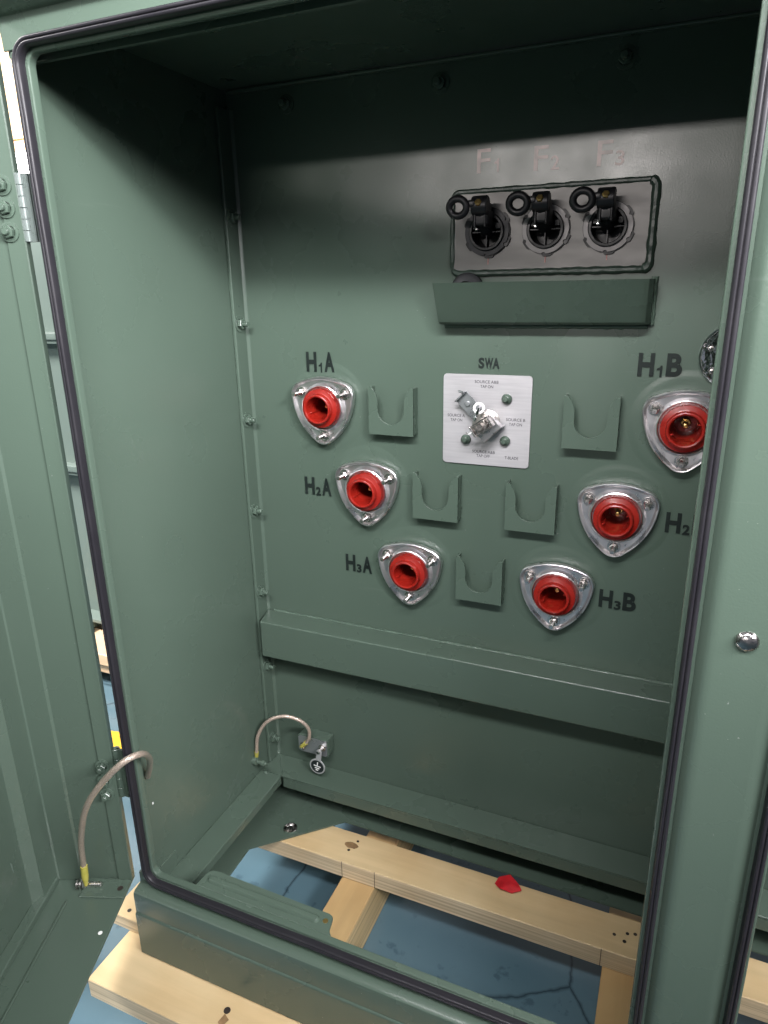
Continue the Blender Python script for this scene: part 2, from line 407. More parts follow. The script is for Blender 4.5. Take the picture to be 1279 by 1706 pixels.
# back wall with the soft pressed bosses round each bushing
BUSH = {'H1A': (.1285, .7550), 'H2A': (.2152, .6003), 'H3A': (.3020, .4475), 'H1B': (.7588, .7550), 'H2B': (.6707, .6003), 'H3B': (.5802, .4455)}
bm = nb()
def holed(bm, outer, holes, y, seg=64):
    """flat sheet on plane y with round holes; returns the hole loops"""
    loops = [[bm.verts.new((x, y, z)) for x, z in outer]]
    for x, z, r in holes: loops.append([bm.verts.new((x + r * math.cos(2 * PI * k / seg), y, z + r * math.sin(2 * PI * k / seg))) for k in range(seg)])
    es = []
    for L in loops: es += [bm.edges.new((L[i], L[(i + 1) % len(L)])) for i in range(len(L))]
    bmesh.ops.triangle_fill(bm, use_beauty=True, edges=es, normal=(0, -1, 0))
    return loops
def tunnel(bm, loop, c, rs):
    prev = loop; n = len(loop)
    for r, y in rs:
        row = [bm.verts.new((c[0] + r * math.cos(2 * PI * k / n), y, c[1] + r * math.sin(2 * PI * k / n))) for k in range(n)]
        for k in range(n): bm.faces.new([prev[k], prev[(k + 1) % n], row[(k + 1) % n], row[k]])
        prev = row
FUS = [(.4354, 1.0495), (.5278, 1.0495), (.6200, 1.0490)]
hs = [(x, z, .0865) for x, z in BUSH.values()] + [(x, z, .029) for x, z in FUS]
lp_ = holed(bm, [(-.047, -.177), (1.62, -.177), (1.62, 1.299), (-.047, 1.299)], hs, 0)
for L, (x, z, r) in zip(lp_[1:], hs):
    if r > .05: tunnel(bm, L, (x, z), [(.085, -.0001), (.082, -.0004), (.079, -.0008), (.076, -.0011), (.071, -.0012), (.036, -.0012), (.036, .004)])
    else: tunnel(bm, L, (x, z), [(.029, .004)])
P('back_panel', bm)
# left wall, right parts, roof
bm = nb()
pts = [(-.046, 0.0), (-.046, D + .012)]
for k in range(0, 7):
    a = rad(180 + 90 * k / 6); pts.append((-.038 + .008 * math.cos(a) , D + .008 + .008 * math.sin(a)))
inner = [(-.030, D), (-.030, D + .003)]
out = [(-.049, .35), (-.049, D + .008)] + [(-.038 + .011 * math.cos(rad(180 + 90 * k / 6)), D + .011 + .011 * math.sin(rad(180 + 90 * k / 6))) for k in range(7)] + [(-.017, D), (-.017, D + .003)] + \
      [(-.038 + .008 * math.cos(rad(270 - 90 * k / 6)), D + .011 + .008 * math.sin(rad(270 - 90 * k / 6))) for k in range(7)] + [(-.046, D + .011), (-.046, .35)]
prism(bm, out, XY(), -.176, 1.2445)
P('side_panel', bm)
bm = nb(); box(bm, -.0492, -.0462, D + .0045, .9, 1.2400, 1.3065)
P('side_panel', bm)
bm = nb(); box(bm, -.0458, -.0385, -.038, -.0005, -.079, 1.27, .0022, 3)
prism(bm, [(-.0402, -.007), (-.0402, .0), (-.033, .0), (-.0375, -.0025)], XY(), -.079, 1.27)
P('tank_flange', bm)
bm = nb(); box(bm, -.0398, 1.6, -.012, -.0005, 1.2935, 1.2988, .002, 3)
P('tank_flange', bm)
bm = nb(); box(bm, .862, .867, -.43, -.0005, -.177, 1.29)
P('partition', bm)
# roof: flat underside, front fascia, overhanging cap
bm = nb()
box(bm, -.049, 1.62, D + .012, .9, 1.300, 1.306)
box(bm, -.049, 1.62, D + .03, D + .036, 1.240, 1.2995)
P('roof_underside', bm)
bm = nb()
prism(bm, [(D - .0006, 1.246), (D - .0006, 1.281), (D - .012, 1.2835), (D - .03, 1.290), (D - .034, 1.296), (D - .034, 1.318), (D - .028, 1.322), (.9, 1.345), (.9, 1.308), (D + .011, 1.308), (D + .003, 1.28), (D + .003, 1.246)], YZ(), -.052, 1.62, .0015, 2)
P('roof', bm, GREENF)
# opening frame: folded inner lip all round both openings
def opening(x0, x1, z0, z1, name):
    bm = nb()
    path = subdivide_path(rrect(x0, x1, z0, z1, .014), .05)
    sec = [(.008, D + .0005), (.0015, D + .0005), (.0005, D + .0012), (0, D + .0025), (0, D + .010), (.0006, D + .0115), (.0025, D + .0115), (.003, D + .010), (.003, D + .0035), (.008, D + .0033)]
    ring(bm, path, sec)
    P('opening_lip', bm, GREENF)
    bm = nb()
    sec = [(.0050, D - .0005), (.0046, D - .004), (.0050, D - .0090), (.0058, D - .0108), (.0074, D - .0122), (.0088, D - .0118), (.0093, D - .0104), (.0098, D - .0104), (.0104, D - .0120), (.0122, D - .0127), (.0138, D - .0118), (.0146, D - .0098), (.0151, D - .0005)]
    ring(bm, path, sec, .0012)
    P('gasket', bm, GASKET, label='black rubber gasket round the left opening' if name == 'a' else 'black rubber gasket round the right opening', sharp=60)
opening(-.015, .771, -.006, 1.240, 'a')
opening(.889, 1.60, -.006, 1.240, 'b')
# centre post with softly folded edges
bm = nb()
xs = []
n = 14
cs = []
for k in range(n + 1):
    t = k / n; x = .7895 + (.8705 - .7895) * t
    s = min(1, min(t, 1 - t) / .16); s = 1 - (1 - s) ** 2
    cs.append((x, D + .001 - .0075 * s))
pts = [(.776, D + .001)] + cs + [(.884, D + .001), (.884, D + .004), (.776, D + .004)]
prism(bm, pts, XY(), -.035, 1.246)
P('centre_post', bm, GREENF)
bm = nb(); prism(bm, [(.779, D + .0045), (.881, D + .0045), (.868, -.40), (.792, -.40)], XY(), -.03, 1.24)
P('post_stiffener', bm)
bm = nb()
lathe(bm, [(.0108, 0), (.0111, .0010), (.0101, .0030), (.0082, .0048), (.005, .0060), (.002, .0064), (0, .0064)], (.8325, D - .0065, .627), seg=48)
SCREW = mat('screw_steel', (.42, .40, .39), .2, 1); add_bump(SCREW, 160, .6, .001); add_rough(SCREW, 90, .12, .34)
P('cap_screw', bm, SCREW, label='domed shiny screw on the centre post')
# sill: face under the gasket, shoulder, proud base
bm = nb()
prof = [(D - .0006, -.011), (D - .0006, -.030), (D - .002, -.0335), (D - .010, -.036), (D - .016, -.0375), (D - .0195, -.041), (D - .0205, -.046), (D - .0205, -.083), (D - .0222, -.0845), (D - .0232, -.087), (D - .0232, -.176), (D - .022, -.178), (D + .03, -.178), (D + .03, -.174), (D - .018, -.174), (D - .018, -.05), (D + .004, -.033), (D + .004, -.011)]
prism(bm, prof, YZ(), -.0475, 1.62, .0, 1)
P('sill', bm, GREENF)
bm = nb(); box(bm, -.0485, -.0442, -.470, -.36, -.178, -.044, .0015)
P('sill_end', bm, GREENF)
# tab with pressed rib on the sill
bm = nb()
tp = []
for cx, cy, a0, r in ((.309, -.413, 0, .010), (.083, -.413, 90, .012)):
    for k in range(7):
        a = rad(a0 + 90 * k / 6); tp.append((cx + r * math.cos(a), cy + r * math.sin(a)))
tp += [(.071, -.4385), (.327, -.4385), (.321, -.432)]
tp = tp[:14] + [(.068, -.4385), (.330, -.4385), (.322, -.430)]
prism(bm, tp, XY(), -.009, -.006, .0006, 1)
def capsule(bm, x0, x1, y, r, z, h):
    rows = []
    for s, hh in ((1, 0), (.85, h * .5), (.6, h * .9), (.25, h)):
        row = []
        for cx, a0 in ((x1, -90), (x0, 90)):
            for k in range(9):
                a = rad(a0 + 180 * k / 8); row.append(bm.verts.new((cx + r * s * math.cos(a), y + r * s * math.sin(a), z + hh)))
        rows.append(row)
    n = len(rows[0])
    for A, B in zip(rows, rows[1:]):
        for k in range(n): bm.faces.new([A[k], A[(k + 1) % n], B[(k + 1) % n], B[k]])
    bm.faces.new(rows[-1])
capsule(bm, .088, .292, -.4205, .0075, -.006, .0055)
tb = P('latch_tab', bm, GREEN)
bm = nb(); lathe(bm, [(0, 0), (.0045, 0), (.0045, -.0036)], (.309, -.4175, -.0057), (0, 0, 1), 16)
P('tab_hole', bm, BRASS, parent=tb)
# floor angle irons and bottom plates
bm = nb()
box(bm, -.0455, .0085, -.435, -.0675, -.083, -.079, .0012, 1)
box(bm, .0045, .0085, -.435, -.07, -.098, -.0835)
P('floor_angle', bm)
bm = nb()
prism(bm, [(-.0455, -.066), (-.0398, -.001), (.86, -.001), (.86, -.067), (.0095, -.067)], XY(), -.083, -.079, .0012, 1)
box(bm, .012, .858, -.067, -.0635, -.108, -.0835)
P('floor_angle', bm)
bm = nb()
tube(bm, [(-.0385, -.002, -.079), (.0, -.052, -.0785), (.0095, -.067, -.0785)], .0018, 6, rf=lambda t: 1 + .3 * math.sin(t * 40))
for p_ in ((-.0385, -.003, -.075), (-.030, -.072, -.078)): lathe(bm, [(.005, -.002), (.0045, .002), (.002, .005), (0, .0055)], p_, (0, 0, 1), 12)
P('weld_seam', bm, WELDB)
bm = nb(); box(bm, .868, 1.60, -.067, -.001, -.083, -.079, .0012, 1); box(bm, .868, 1.60, -.067, -.0635, -.108, -.0835)
P('floor_angle', bm)
bm = nb()
prism(bm, [(-.0455, -.0), (.861, -.0), (.861, -.052), (.155, -.0465), (-.002, -.195), (.002, -.30), (.006, -.436), (-.0455, -.436)], XY(), -.1775, -.1742)
P('bottom_plate', bm)
bm = nb(); box(bm, .868, 1.6, -.052, -.0, -.1775, -.1742)
P('bottom_plate', bm)
bm = nb()
box(bm, -.03, .86, .005, .012, -.32 + .14, -.1742); box(bm, .868, 1.6, .006, .013, -.18, -.1742)
lathe(bm, [(.0165, -.0), (.0160, .0022), (.0135, .0028), (.0105, .0012), (.0095, .0004)], (.052, -.112, -.1742), (0, 0, 1), 28)
P('drain_boss', bm, GREENF)
bm = nb(); lathe(bm, [(.0145, .0026), (.0150, .0032), (.0135, .0036), (.0105, .0020), (.0085, .0004), (0, .0004)], (.052, -.112, -.1742), (0, 0, 1), 24)
box(bm, .048, .056, -.121, -.113, -.1738, -.1715, .0006)
P('drain_plug', bm, BOLT)

# horizontal stiffening beam
bm = nb()
prism(bm, [(-.0385, -.0008), (-.0225, -.060), (.861, -.060), (.861, -.0008)], XY(), .2165, .300, .0035, 3)
P('stiffening_beam', bm)
bm = nb()
pp = [(x / 100, -.0028 + .0009 * noise.noise(Vector((x * .9, 0, 0))), .3005 + .0008 * noise.noise(Vector((x * .7, 3, 0)))) for x in range(-2, 86)]
tube(bm, pp, .0027, 8, rf=lambda t: 1 + .35 * noise.noise(Vector((t * 110, 0, 0))))
P('weld_seam', bm, WELDB)

# flange bolts
def stud_mesh(r=.0075, L=.016):
    bm = nb()
    lathe(bm, [(r * 1.5, 0), (r * 1.5, .0018), (r * 1.3, .002), (r * 1.0, .002)], seg=28)
    lathe(bm, [(r, .002), (r, .0078), (r * .88, .0088), (r * .55, .0088)], sides=6, rot=.3)
    lathe(bm, [(r * .52, .0088), (r * .52, L - .001), (r * .42, L), (0, L)], seg=16)
    return bm
b0 = None
R_X = (0, 0, rad(90))     # -y -> +x
for z in (1.0936, .9073, .7235, .534, .3506, .1693, -.0198):
    loc = (-.0385, -.0235, z)
    if b0 is None: b0 = P('flange_bolt', stud_mesh(.0100, .019), GREENF, loc, rot=R_X)
    else: dup(b0, cab, loc, R_X)
for x in (.3458, .6193, .07):
    dup(b0, cab, (x + .006, -.0003, 1.268), (0, 0, 0))
dup(b0, cab, (.93, -.0003, 1.268), (0, 0, 0))

# ---------------------------------------------------------------- bushings
def flange_outline(R=.0700, rc=.0240, n=96, s=1.0, off=0):
    """rounded triangle, point down, sides gently bowed"""
    pts = []
    cs = [Vector((math.cos(rad(a)), math.sin(rad(a)))) * (R - rc) for a in (150, 30, 270)]
    side = .078
    for i in range(3):
        c = cs[i]; a_mid = (150, 30, 270)[i]
        for k in range(9):       # corner arc
            a = rad(a_mid + 46 - 92 * k / 8)
            pts.append(c + Vector((math.cos(a), math.sin(a))) * (rc + off))
        nx = cs[(i + 1) % 3]; am = (150, 30, 270)[(i + 1) % 3]
        e0 = c + Vector((math.cos(rad(a_mid - 46)), math.sin(rad(a_mid - 46)))) * (rc + off)
        e1 = nx + Vector((math.cos(rad(am + 46)), math.sin(rad(am + 46)))) * (rc + off)
        mid = (e0 + e1) / 2; o_ = mid.normalized() * .0095
        for k in range(1, 8):
            t = k / 8; pts.append(e0.lerp(e1, t) + o_ * 4 * t * (1 - t))
    return pts
def loft(bm, rows, close=True):
    R_ = [[bm.verts.new(p) for p in r] for r in rows]; n = len(R_[0])
    for A, B in zip(R_, R_[1:]):
        for k in range(n): bm.faces.new([A[k], A[(k + 1) % n], B[(k + 1) % n], B[k]])
    return R_
bm = nb()
def fo(off, y): return [Vector((p.x, y, p.y)) for p in flange_outline(off=off)]
def circ_from(off_r, y, like):
    out = []
    for p in like:
        a = math.atan2(p.y, p.x); out.append(Vector((off_r * math.cos(a), y, off_r * math.sin(a))))
    return out
base = flange_outline()
rows = [fo(.0, -.0055), fo(.0012, -.008), fo(.001, -.0185), fo(-.0002, -.0195), fo(-.0018, -.0192), fo(-.003, -.0165), fo(-.0055, -.0125),
        circ_from(.0465, -.0120, base), circ_from(.0445, -.0145, base), circ_from(.0425, -.0195, base), circ_from(.0408, -.0205, base), circ_from(.0395, -.0195, base), circ_from(.0385, -.0170, base), circ_from(.0350, -.0165, base)]
loft(bm, rows)
bush0 = P('bushing', bm, STEEL, (.1285, 0, .7550), label='red socket in a shiny steel flange beside the H1A lettering')
bm = nb()
for a in (150, 30, 270):
    pass
lathe(bm, [(.0365, .016), (.0365, .0265), (.0360, .0290), (.0300, .0305), (.0286, .0313), (.0281, .0330), (.0277, .0385), (.0270, .0405), (.0255, .0413), (.0238, .0409), (.0226, .0396), (.0221, .0370), (.0210, .026), (.0165, -.040), (.0, -.040)], seg=56)
for a_ in (25, 205):
    ca, sa = math.cos(rad(a_)), math.sin(rad(a_))
    box(bm, -.0012, .0012, -.034, .01, .0180, .0225, .0004, 1, Matrix.Rotation(rad(90 - a_), 4, 'Y'))
obj('socket', bm, RED, bush0, WP[bush0])
bm = nb()
lathe(bm, [(.0045, -.040), (.0045, -.004), (.0035, .0), (0, .001)], seg=16)
lathe(bm, [(.0085, -.040), (.0085, -.030), (.007, -.028), (.0045, -.028)], sides=6)
obj('contact_pin', bm, BRASS, bush0, WP[bush0])
def nut_stud(r=.0074, L=.030):
    bm = nb()
    lathe(bm, [(r * 1.45, 0), (r * 1.45, .0015), (r, .0017)], seg=26)
    lathe(bm, [(r * .97, .0017), (r * .97, .0078), (r * .80, .0088), (r * .5, .0088)], sides=6, rot=.4)
    prof = [(r * .60, .0088)]; h = .010
    while h < L - .001: prof += [(r * .60, h), (r * .53, h + .0006)]; h += .0012
    lathe(bm, prof + [(r * .5, L), (0, L)], seg=18)
    return bm
for a in (150, 30, 270):
    bm = nut_stud(); Mx = Matrix.Rotation(random.uniform(0, 1), 4, 'Y')
    bm.transform(Mx)
    obj('stud_nut', bm, BOLT, bush0, WP[bush0] + Vector((.0535 * math.cos(rad(a)), -.0125, .0535 * math.sin(rad(a)))))
names = {'H2A': 'H2A', 'H3A': 'H3A', 'H1B': 'H1B', 'H2B': 'H2 at the centre post', 'H3B': 'H3B'}
for k_, nm in names.items():
    x, z = BUSH[k_]
    dup(bush0, cab, (x, 0, z), None, 'red socket in a shiny steel flange beside the %s lettering' % nm)

# ---------------------------------------------------------------- parking stands (U brackets)
bm = nb()
W2 = .0435; Hh = .0430
prof = [(-W2, Hh), (-W2, -Hh), (W2, -Hh), (W2, Hh), (W2 - .0065, Hh - .0005), (.0290, .031), (.0258, .021)]
for k in range(0, 13):
    a = rad(0 - 180 * k / 12); prof.append((.0255 * math.cos(a), .0020 + .0255 * math.sin(a)))
prof += [(-.0258, .021), (-.0290, .031), (-W2 + .0065, Hh - .0005)]
prism(bm, prof, lambda u, v, a: Vector((u, a, v)), -.024, -.0205)
for s in (-1, 1):
    x0, x1 = sorted((s * W2, s * (W2 - .0032)))
    box(bm, x0, x1, -.0236, -.0002, -Hh + .002, Hh, .0006, 1)
    x0, x1 = sorted((s * (W2 - .0034), s * (W2 - .010)))
    tube(bm, [(s * (W2 - .001), -.0215, Hh), (s * (W2 - .0035), -.020, Hh - .0015), (s * (W2 - .007), -.0215, Hh - .0005)], .0011, 6)
box(bm, -W2 + .002, W2 - .002, -.0236, -.018, -Hh + .0002, -Hh + .003, .0006, 1)
st0 = None
for x, z, lab in ((.2705, .7555, 'U-shaped green holder beside the H1A socket'), (.3557, .6025, 'U-shaped green holder beside the H2A socket'), (.4415, .4515, 'U-shaped green holder lowest between the H3A and H3B sockets'),
                  (.6180, .7545, 'U-shaped green holder beside the H1B socket'), (.5290, .6005, 'U-shaped green holder under the right corner of the switch plate')):
    if st0 is None:
        st0 = P('parking_stand', bm, GREENF, (x, 0, z), label=lab)
        bv = st0.modifiers.new('edge', 'BEVEL'); bv.width = .0008; bv.segments = 2; bv.limit_method = 'ANGLE'; bv.angle_limit = rad(35)
        st0.modifiers.move(1, 0)
    else: dup(st0, cab, (x, 0, z), None, lab)

# ---------------------------------------------------------------- lettering
def one(bm, x0, x1, z0, z1, y):
    """figure 1 with a flag"""
    w_, h_ = x1 - x0, z1 - z0
    bm.faces.new([bm.verts.new((x0 + u * w_, y, z0 + v * h_)) for u, v in ((.58, 0), (1, 0), (1, 1), (.66, 1), (.52, .84), (.0, .74), (.0, .60), (.58, .62))])
def letters(spec, x0, x1, z0, z1, m=INK, label=None, sub=.5, bold=.038):
    bm = nb(); W_ = x1 - x0; H_ = z1 - z0
    cells = [(.0, .37, 0), (.42, .60, 1), (.645, 1.0, 0)]
    for ch, (a, b, s) in zip(spec, cells):
        if s: 
            if ch == '1': one(bm, x0 + (a + .02) * W_, x0 + (b - .04) * W_, z0 - .001, z0 - .001 + sub * H_, -.0023)
            else: glyph_mesh(bm, ch, x0 + a * W_, x0 + b * W_, z0 - .001, z0 - .001 + sub * H_, -.0023, bold)
        else: glyph_mesh(bm, ch, x0 + a * W_, x0 + b * W_, z0, z1, -.0023, bold)
    return P('lettering', bm, m, label=label)
letters('H1A', .0905, .1495, .8195, .8565, label='black H1A lettering')
letters('H2A', .0732, .1323, .5765, .6125, label='black H2A lettering')
letters('H3A', .1588, .2165, .4225, .4585, label='black H3A lettering')
letters('H1B', .6805, .7445, .8300, .8655, label='black H1B lettering')
letters('H2B', .7465, .8090, .5785, .6135, label='black H2 lettering cut off by the centre post')
letters('H3B', .6535, .7150, .4275, .4615, label='black H3B lettering')
bm = nb()
for ch, a, b in (('S', .4245, .4348), ('W', .4355, .4500), ('A', .4490, .4612)): glyph_mesh(bm, ch, a, b, .8342, .8525, -.0006, .045)
P('lettering', bm, INK, label='black SWA lettering')
for ch, x0, z0 in (('1', .414, 1.1365), ('2', .503, 1.1335), ('3', .596, 1.1325)):
    bm = nb()
    glyph_mesh(bm, 'F', x0, x0 + .0215, z0, z0 + .034, -.0006, .005)
    a, b = (x0 + .028, x0 + .035) if ch == '1' else (x0 + .026, x0 + .0385)
    if ch == '1': one(bm, a, b, z0 - .0005, z0 + .019, -.0006)
    else: glyph_mesh(bm, ch, a, b, z0 - .0005, z0 + .019, -.0006, .01)
    P('lettering', bm, FADED, label='faded pinkish F%s lettering' % ch)

# ---------------------------------------------------------------- switch plate
bm = nb()
pth = [p for p, _ in rrect(.3635, .5185, .6665, .8245, .006)]
prism(bm, pth, XZ(), -.0035, -.0015, .0004, 1)
sp_ = P('switch_plate', bm, PLATE)
def line(t, cx, z, w_, h=.0052):
    bm = nb(); glyph_mesh(bm, t, cx - w_ / 2, cx + w_ / 2, z - h / 2, z + h / 2, -.0038, .012)
    obj('lettering', bm, INKS, sp_)
line('SOURCE A&B', .4405, .8125, .0415); line('TAP ON', .4410, .8045, .0225)
line('SOURCE A', .3875, .7525, .0315); line('TAP ON', .3880, .7445, .0215)
line('SOURCE B', .4930, .7500, .0330); line('TAP ON', .4930, .7420, .0225)
line('SOURCE A&B', .4385, .6905, .0410); line('TAP OFF', .4380, .6830, .0245)
line('T-BLADE', .4885, .6830, .0240)
for x, z in ((.4767, .785), (.4065, .711), (.4764, .7125), (.4045, .7838)):
    bm = nb()
    lathe(bm, [(.0088, 0), (.0092, .002), (.0085, .005), (.006, .0075), (.0045, .008), (.0045, .011), (.0032, .0125), (0, .013)], seg=28)
    obj('plate_bolt', bm, GREENF, sp_, (x, -.0035, z))
C0 = Vector((.4455, 0, .7440))
def RM(deg): return Matrix.Translation(C0) @ Matrix.Rotation(rad(-deg), 4, 'Y')
bm = nb()      # blade: towards upper left
Mb = RM(135)
box(bm, -.012, .064, -.020, -.0175, -.0125, .0125, .0006, 1, Mb)
box(bm, .062, .0645, -.028, -.0185, -.0125, .0125, .0006, 1, Mb)
tube(bm, [Mb @ Vector(p) for p in ((.0635, -.027, -.008), (.067, -.031, -.009), (.071, -.029, -.006))], .0022, 8)
obj('switch_blade', bm, BLADEG, sp_)
bm = nb(); lathe(bm, [(.0046, 0), (.0046, .002), (.0036, .0028), (0, .003)], Mb @ Vector((.046, -.0205, 0)), seg=18)
obj('rivet', bm, BLADEG, sp_)
bm = nb()      # hub and washers on the shaft
lathe(bm, [(.021, .002), (.021, .006), (.017, .008), (.016, .024), (.0215, .0245), (.0215, .028), (.019, .029), (.019, .033), (.0135, .034), (.0135, .040), (.0110, .0405)], C0, seg=40)
lathe(bm, [(.0110, .040), (.0110, .050), (.0095, .052), (.006, .052)], C0, sides=6, rot=.4)
lathe(bm, [(.006, .051), (.006, .060), (.0048, .0615), (0, .0615)], C0, seg=20)
HUBM = mat('hub_metal', (.42, .39, .37), .34, .9); add_rough(HUBM, 90, .24, .42)
obj('switch_hub', bm, HUBM, sp_)
bm = nb()      # stop bracket towards lower right
Mc = RM(-45)
box(bm, -.004, .0235, -.036, -.034, -.020, .020, .0008, 1, Mc)
box(bm, .0215, .0235, -.0345, -.008, -.020, .020, .0008, 1, Mc)
box(bm, .002, .0225, -.0345, -.020, .018, .020, .0006, 1, Mc)
tube(bm, [Mc @ Vector(p) for p in ((-.002, -.034, -.020), (-.006, -.036, -.030), (-.010, -.030, -.033))], .0014, 6)
obj('stop_bracket', bm, STEEL, sp_)
bm = nb()      # lever loop over the nut
ML = RM(215)
for s in (-1, 1):
    box(bm, -.018, .016, -.0545, -.0525, s * .0085 - .0015, s * .0085 + .0015, .0005, 1, ML)
box(bm, .0145, .018, -.0560, -.042, -.0105, .0105, .0012, 2, ML)
box(bm, -.0205, -.0165, -.0545, -.042, -.0102, .0102, .001, 2, ML)
obj('switch_lever', bm, BOLT, sp_)
bm = nb()      # pale collar with pull pin
cc = C0 + Vector((-.006, -.045, .030))
u_ = Vector((.25, -.75, .1)).normalized()
uu, vv, aa = frame(u_)
tube(bm, [cc + (uu * math.cos(2 * PI * k / 24) + vv * math.sin(2 * PI * k / 24)) * .0078 for k in range(24)], .0024, 10, closed=True)
obj('pin_collar', bm, WHITE, sp_)
bm = nb(); tube(bm, catmull([cc + Vector((0, .014, .002)), cc, cc + Vector((-.001, -.010, -.010)), cc + Vector((-.004, -.012, -.020))], 6), .0026, 10)
obj('pull_pin', bm, CHROME, sp_)

# ---------------------------------------------------------------- fuse plate
bm = nb()
pth = rrect(.3775, .6810, .9890, 1.1090, .010)
pl = holed(bm, [p for p, _ in pth], [(x, z, .0285) for x, z in FUS], -.004, 48)
for L, c in zip(pl[1:], FUS): tunnel(bm, L, c, [(.0285, -.0002)])
n_ = len(pl[0]); bk = [bm.verts.new((v.co.x, -.0004, v.co.z)) for v in pl[0]]
for k in range(n_): bm.faces.new([pl[0][k], pl[0][(k + 1) % n_], bk[(k + 1) % n_], bk[k]])
fp = P('fuse_plate', bm, BRUSH)
bm = nb()
wp = subdivide_path(rrect(.3765, .6825, .9880, 1.1105, .011), .006)
rows = []
for i, ((x, z), (nx, nz)) in enumerate(wp):
    r = .0043 * (1 + .34 * noise.noise(Vector((x * 70, 0, z * 70)))) * (1.6 if nx > .3 else 1.35 if nz < -.5 else 1)
    rows.append([bm.verts.new((x + nx * r * math.cos(2 * PI * k / 10), -.002 + r * 1.1 * math.sin(2 * PI * k / 10), z + nz * r * math.cos(2 * PI * k / 10))) for k in range(10)])
for A, B in zip(rows, rows[1:] + rows[:1]):
    for k in range(10): bm.faces.new([A[k], B[k], B[(k + 1) % 10], A[(k + 1) % 10]])
obj('weld_bead', bm, WELD, fp)
PK = mat('pink_mark', (.50, .22, .20), .5)
for x in (.437, .5285, .621):
    bm = nb(); box(bm, x - .0009, x + .0009, -.0045, -.0041, 1.001 if x < .6 else 1.002, 1.0125)
    obj('alignment_mark', bm, PK, fp)
def notched(bm, r0, r1, y0, y1, notches, na=.045, phase=0, n=96):
    rr = []
    for k in range(n):
        a = 2 * PI * k / n; cut = any(abs(((a - (2 * PI * j / notches + phase)) + PI) % (2 * PI) - PI) < na for j in range(notches))
        rr.append(r1 - (.0026 if cut else 0))
    A = [[bm.verts.new((r * math.cos(2 * PI * k / n), y, r * math.sin(2 * PI * k / n))) for k in range(n)] if not isinstance(r, list) else
         [bm.verts.new((r[k] * math.cos(2 * PI * k / n), y, r[k] * math.sin(2 * PI * k / n))) for k in range(n)] for r, y in ((r0, y0), (r0, y1), (rr, y1), (rr, y0))]
    for i in range(4):
        P1, P2 = A[i], A[(i + 1) % 4]
        for k in range(n): bm.faces.new([P1[k], P1[(k + 1) % n], P2[(k + 1) % n], P2[k]])
def fuse(x, z, ringmat, lab):
    bm = nb(); notched(bm, .026, .0355, -.004, -.012, 6, .05, .5)
    f = P('fuse_holder', bm, ringmat, (x, 0, z), label=lab)
    bm = nb(); notched(bm, .027, .0392, -.0042, -.0085, 6, .30, 0.1)
    obj('outer_collar', bm, BLACKP, f, WP[f])
    bm = nb()
    lathe(bm, [(.0285, .012), (.0285, .0155), (.0272, .0165), (.0240, .0165), (.0232, .0150), (.0225, -.030), (.0, -.030)], seg=48)
    box(bm, -.0235, .0235, -.0120, .004, -.0010, .0006); box(bm, -.0008, .0008, -.0120, .004, -.0235, 0)
    box(bm, -.022, -.013, -.014, .003, .004, .012, .001); box(bm, .014, .022, -.014, .003, .004, .013, .001)
    obj('well', bm, BLACKP, f, WP[f])
    bm = nb()                         # handle: shank leaning up out of the well, knuckle and hook eye
    tube(bm, catmull([(0, .002, .003), (-.0005, -.018, .010), (-.001, -.038, .022), (-.001, -.050, .034)], 6), .0125, 18)
    lathe(bm, [(.0, .0), (.0135, .0), (.0145, .002), (.0145, .022), (.0130, .024), (.0, .024)], (-.0145 + .002, -.050, .0345), (1, 0, 0), 28)
    box(bm, -.0125, .0125, -.053, -.018, .006, .030, .004, 3)
    for dx in (-.0095, .0065): box(bm, dx, dx + .0035, -.056, -.022, .004, .040, .0012, 2)
    box(bm, -.024, -.006, -.066, -.058, .032, .042, .003, 2)
    ec = Vector((-.0315, -.066, .0325))
    tube(bm, [ec + Vector((.0135 * math.cos(2 * PI * k / 32), -.002 * math.sin(2 * PI * k / 32), .0120 * math.sin(2 * PI * k / 32))) for k in range(32)], .0054, 12, closed=True)
    obj('handle', bm, BLACKP, f, WP[f], sharp=45)
    bm = nb(); lathe(bm, [(.0055, 0), (.0055, .003), (.0038, .0045), (0, .0045)], (-.0005, -.0628, .0375), (.1, -.9, .45), sides=6)
    obj('handle_bolt', bm, BRASS, f, WP[f])
    bm = nb(); box(bm, -.0130, -.0105, -.032, -.019, .004, .011, .001); box(bm, -.0155, -.0105, -.024, -.0205, .002, .0055, .0008)
    obj('latch_spring', bm, BOLT, f, WP[f])
    return f
GREYRING = mat('ring_steel', (.27, .255, .255), .5, .3); add_rough(GREYRING, 50, .42, .58)
DKRING = mat('ring_black', (.022, .022, .027), .42, spec=.35); add_rough(DKRING, 50, .38, .5)
fuse(.4354, 1.0495, DKRING, 'leftmost fuse holder with a black ring, under F1')
fuse(.5278, 1.0495, GREYRING, 'middle fuse holder with a grey ring, under F2')
fuse(.6200, 1.0490, GREYRING, 'rightmost fuse holder with a grey ring, under F3')

# drip tray under the fuses
bm = nb()
T = .0018
def tray_pts(ty, tz): return None
x0, x1 = .3650, .6925
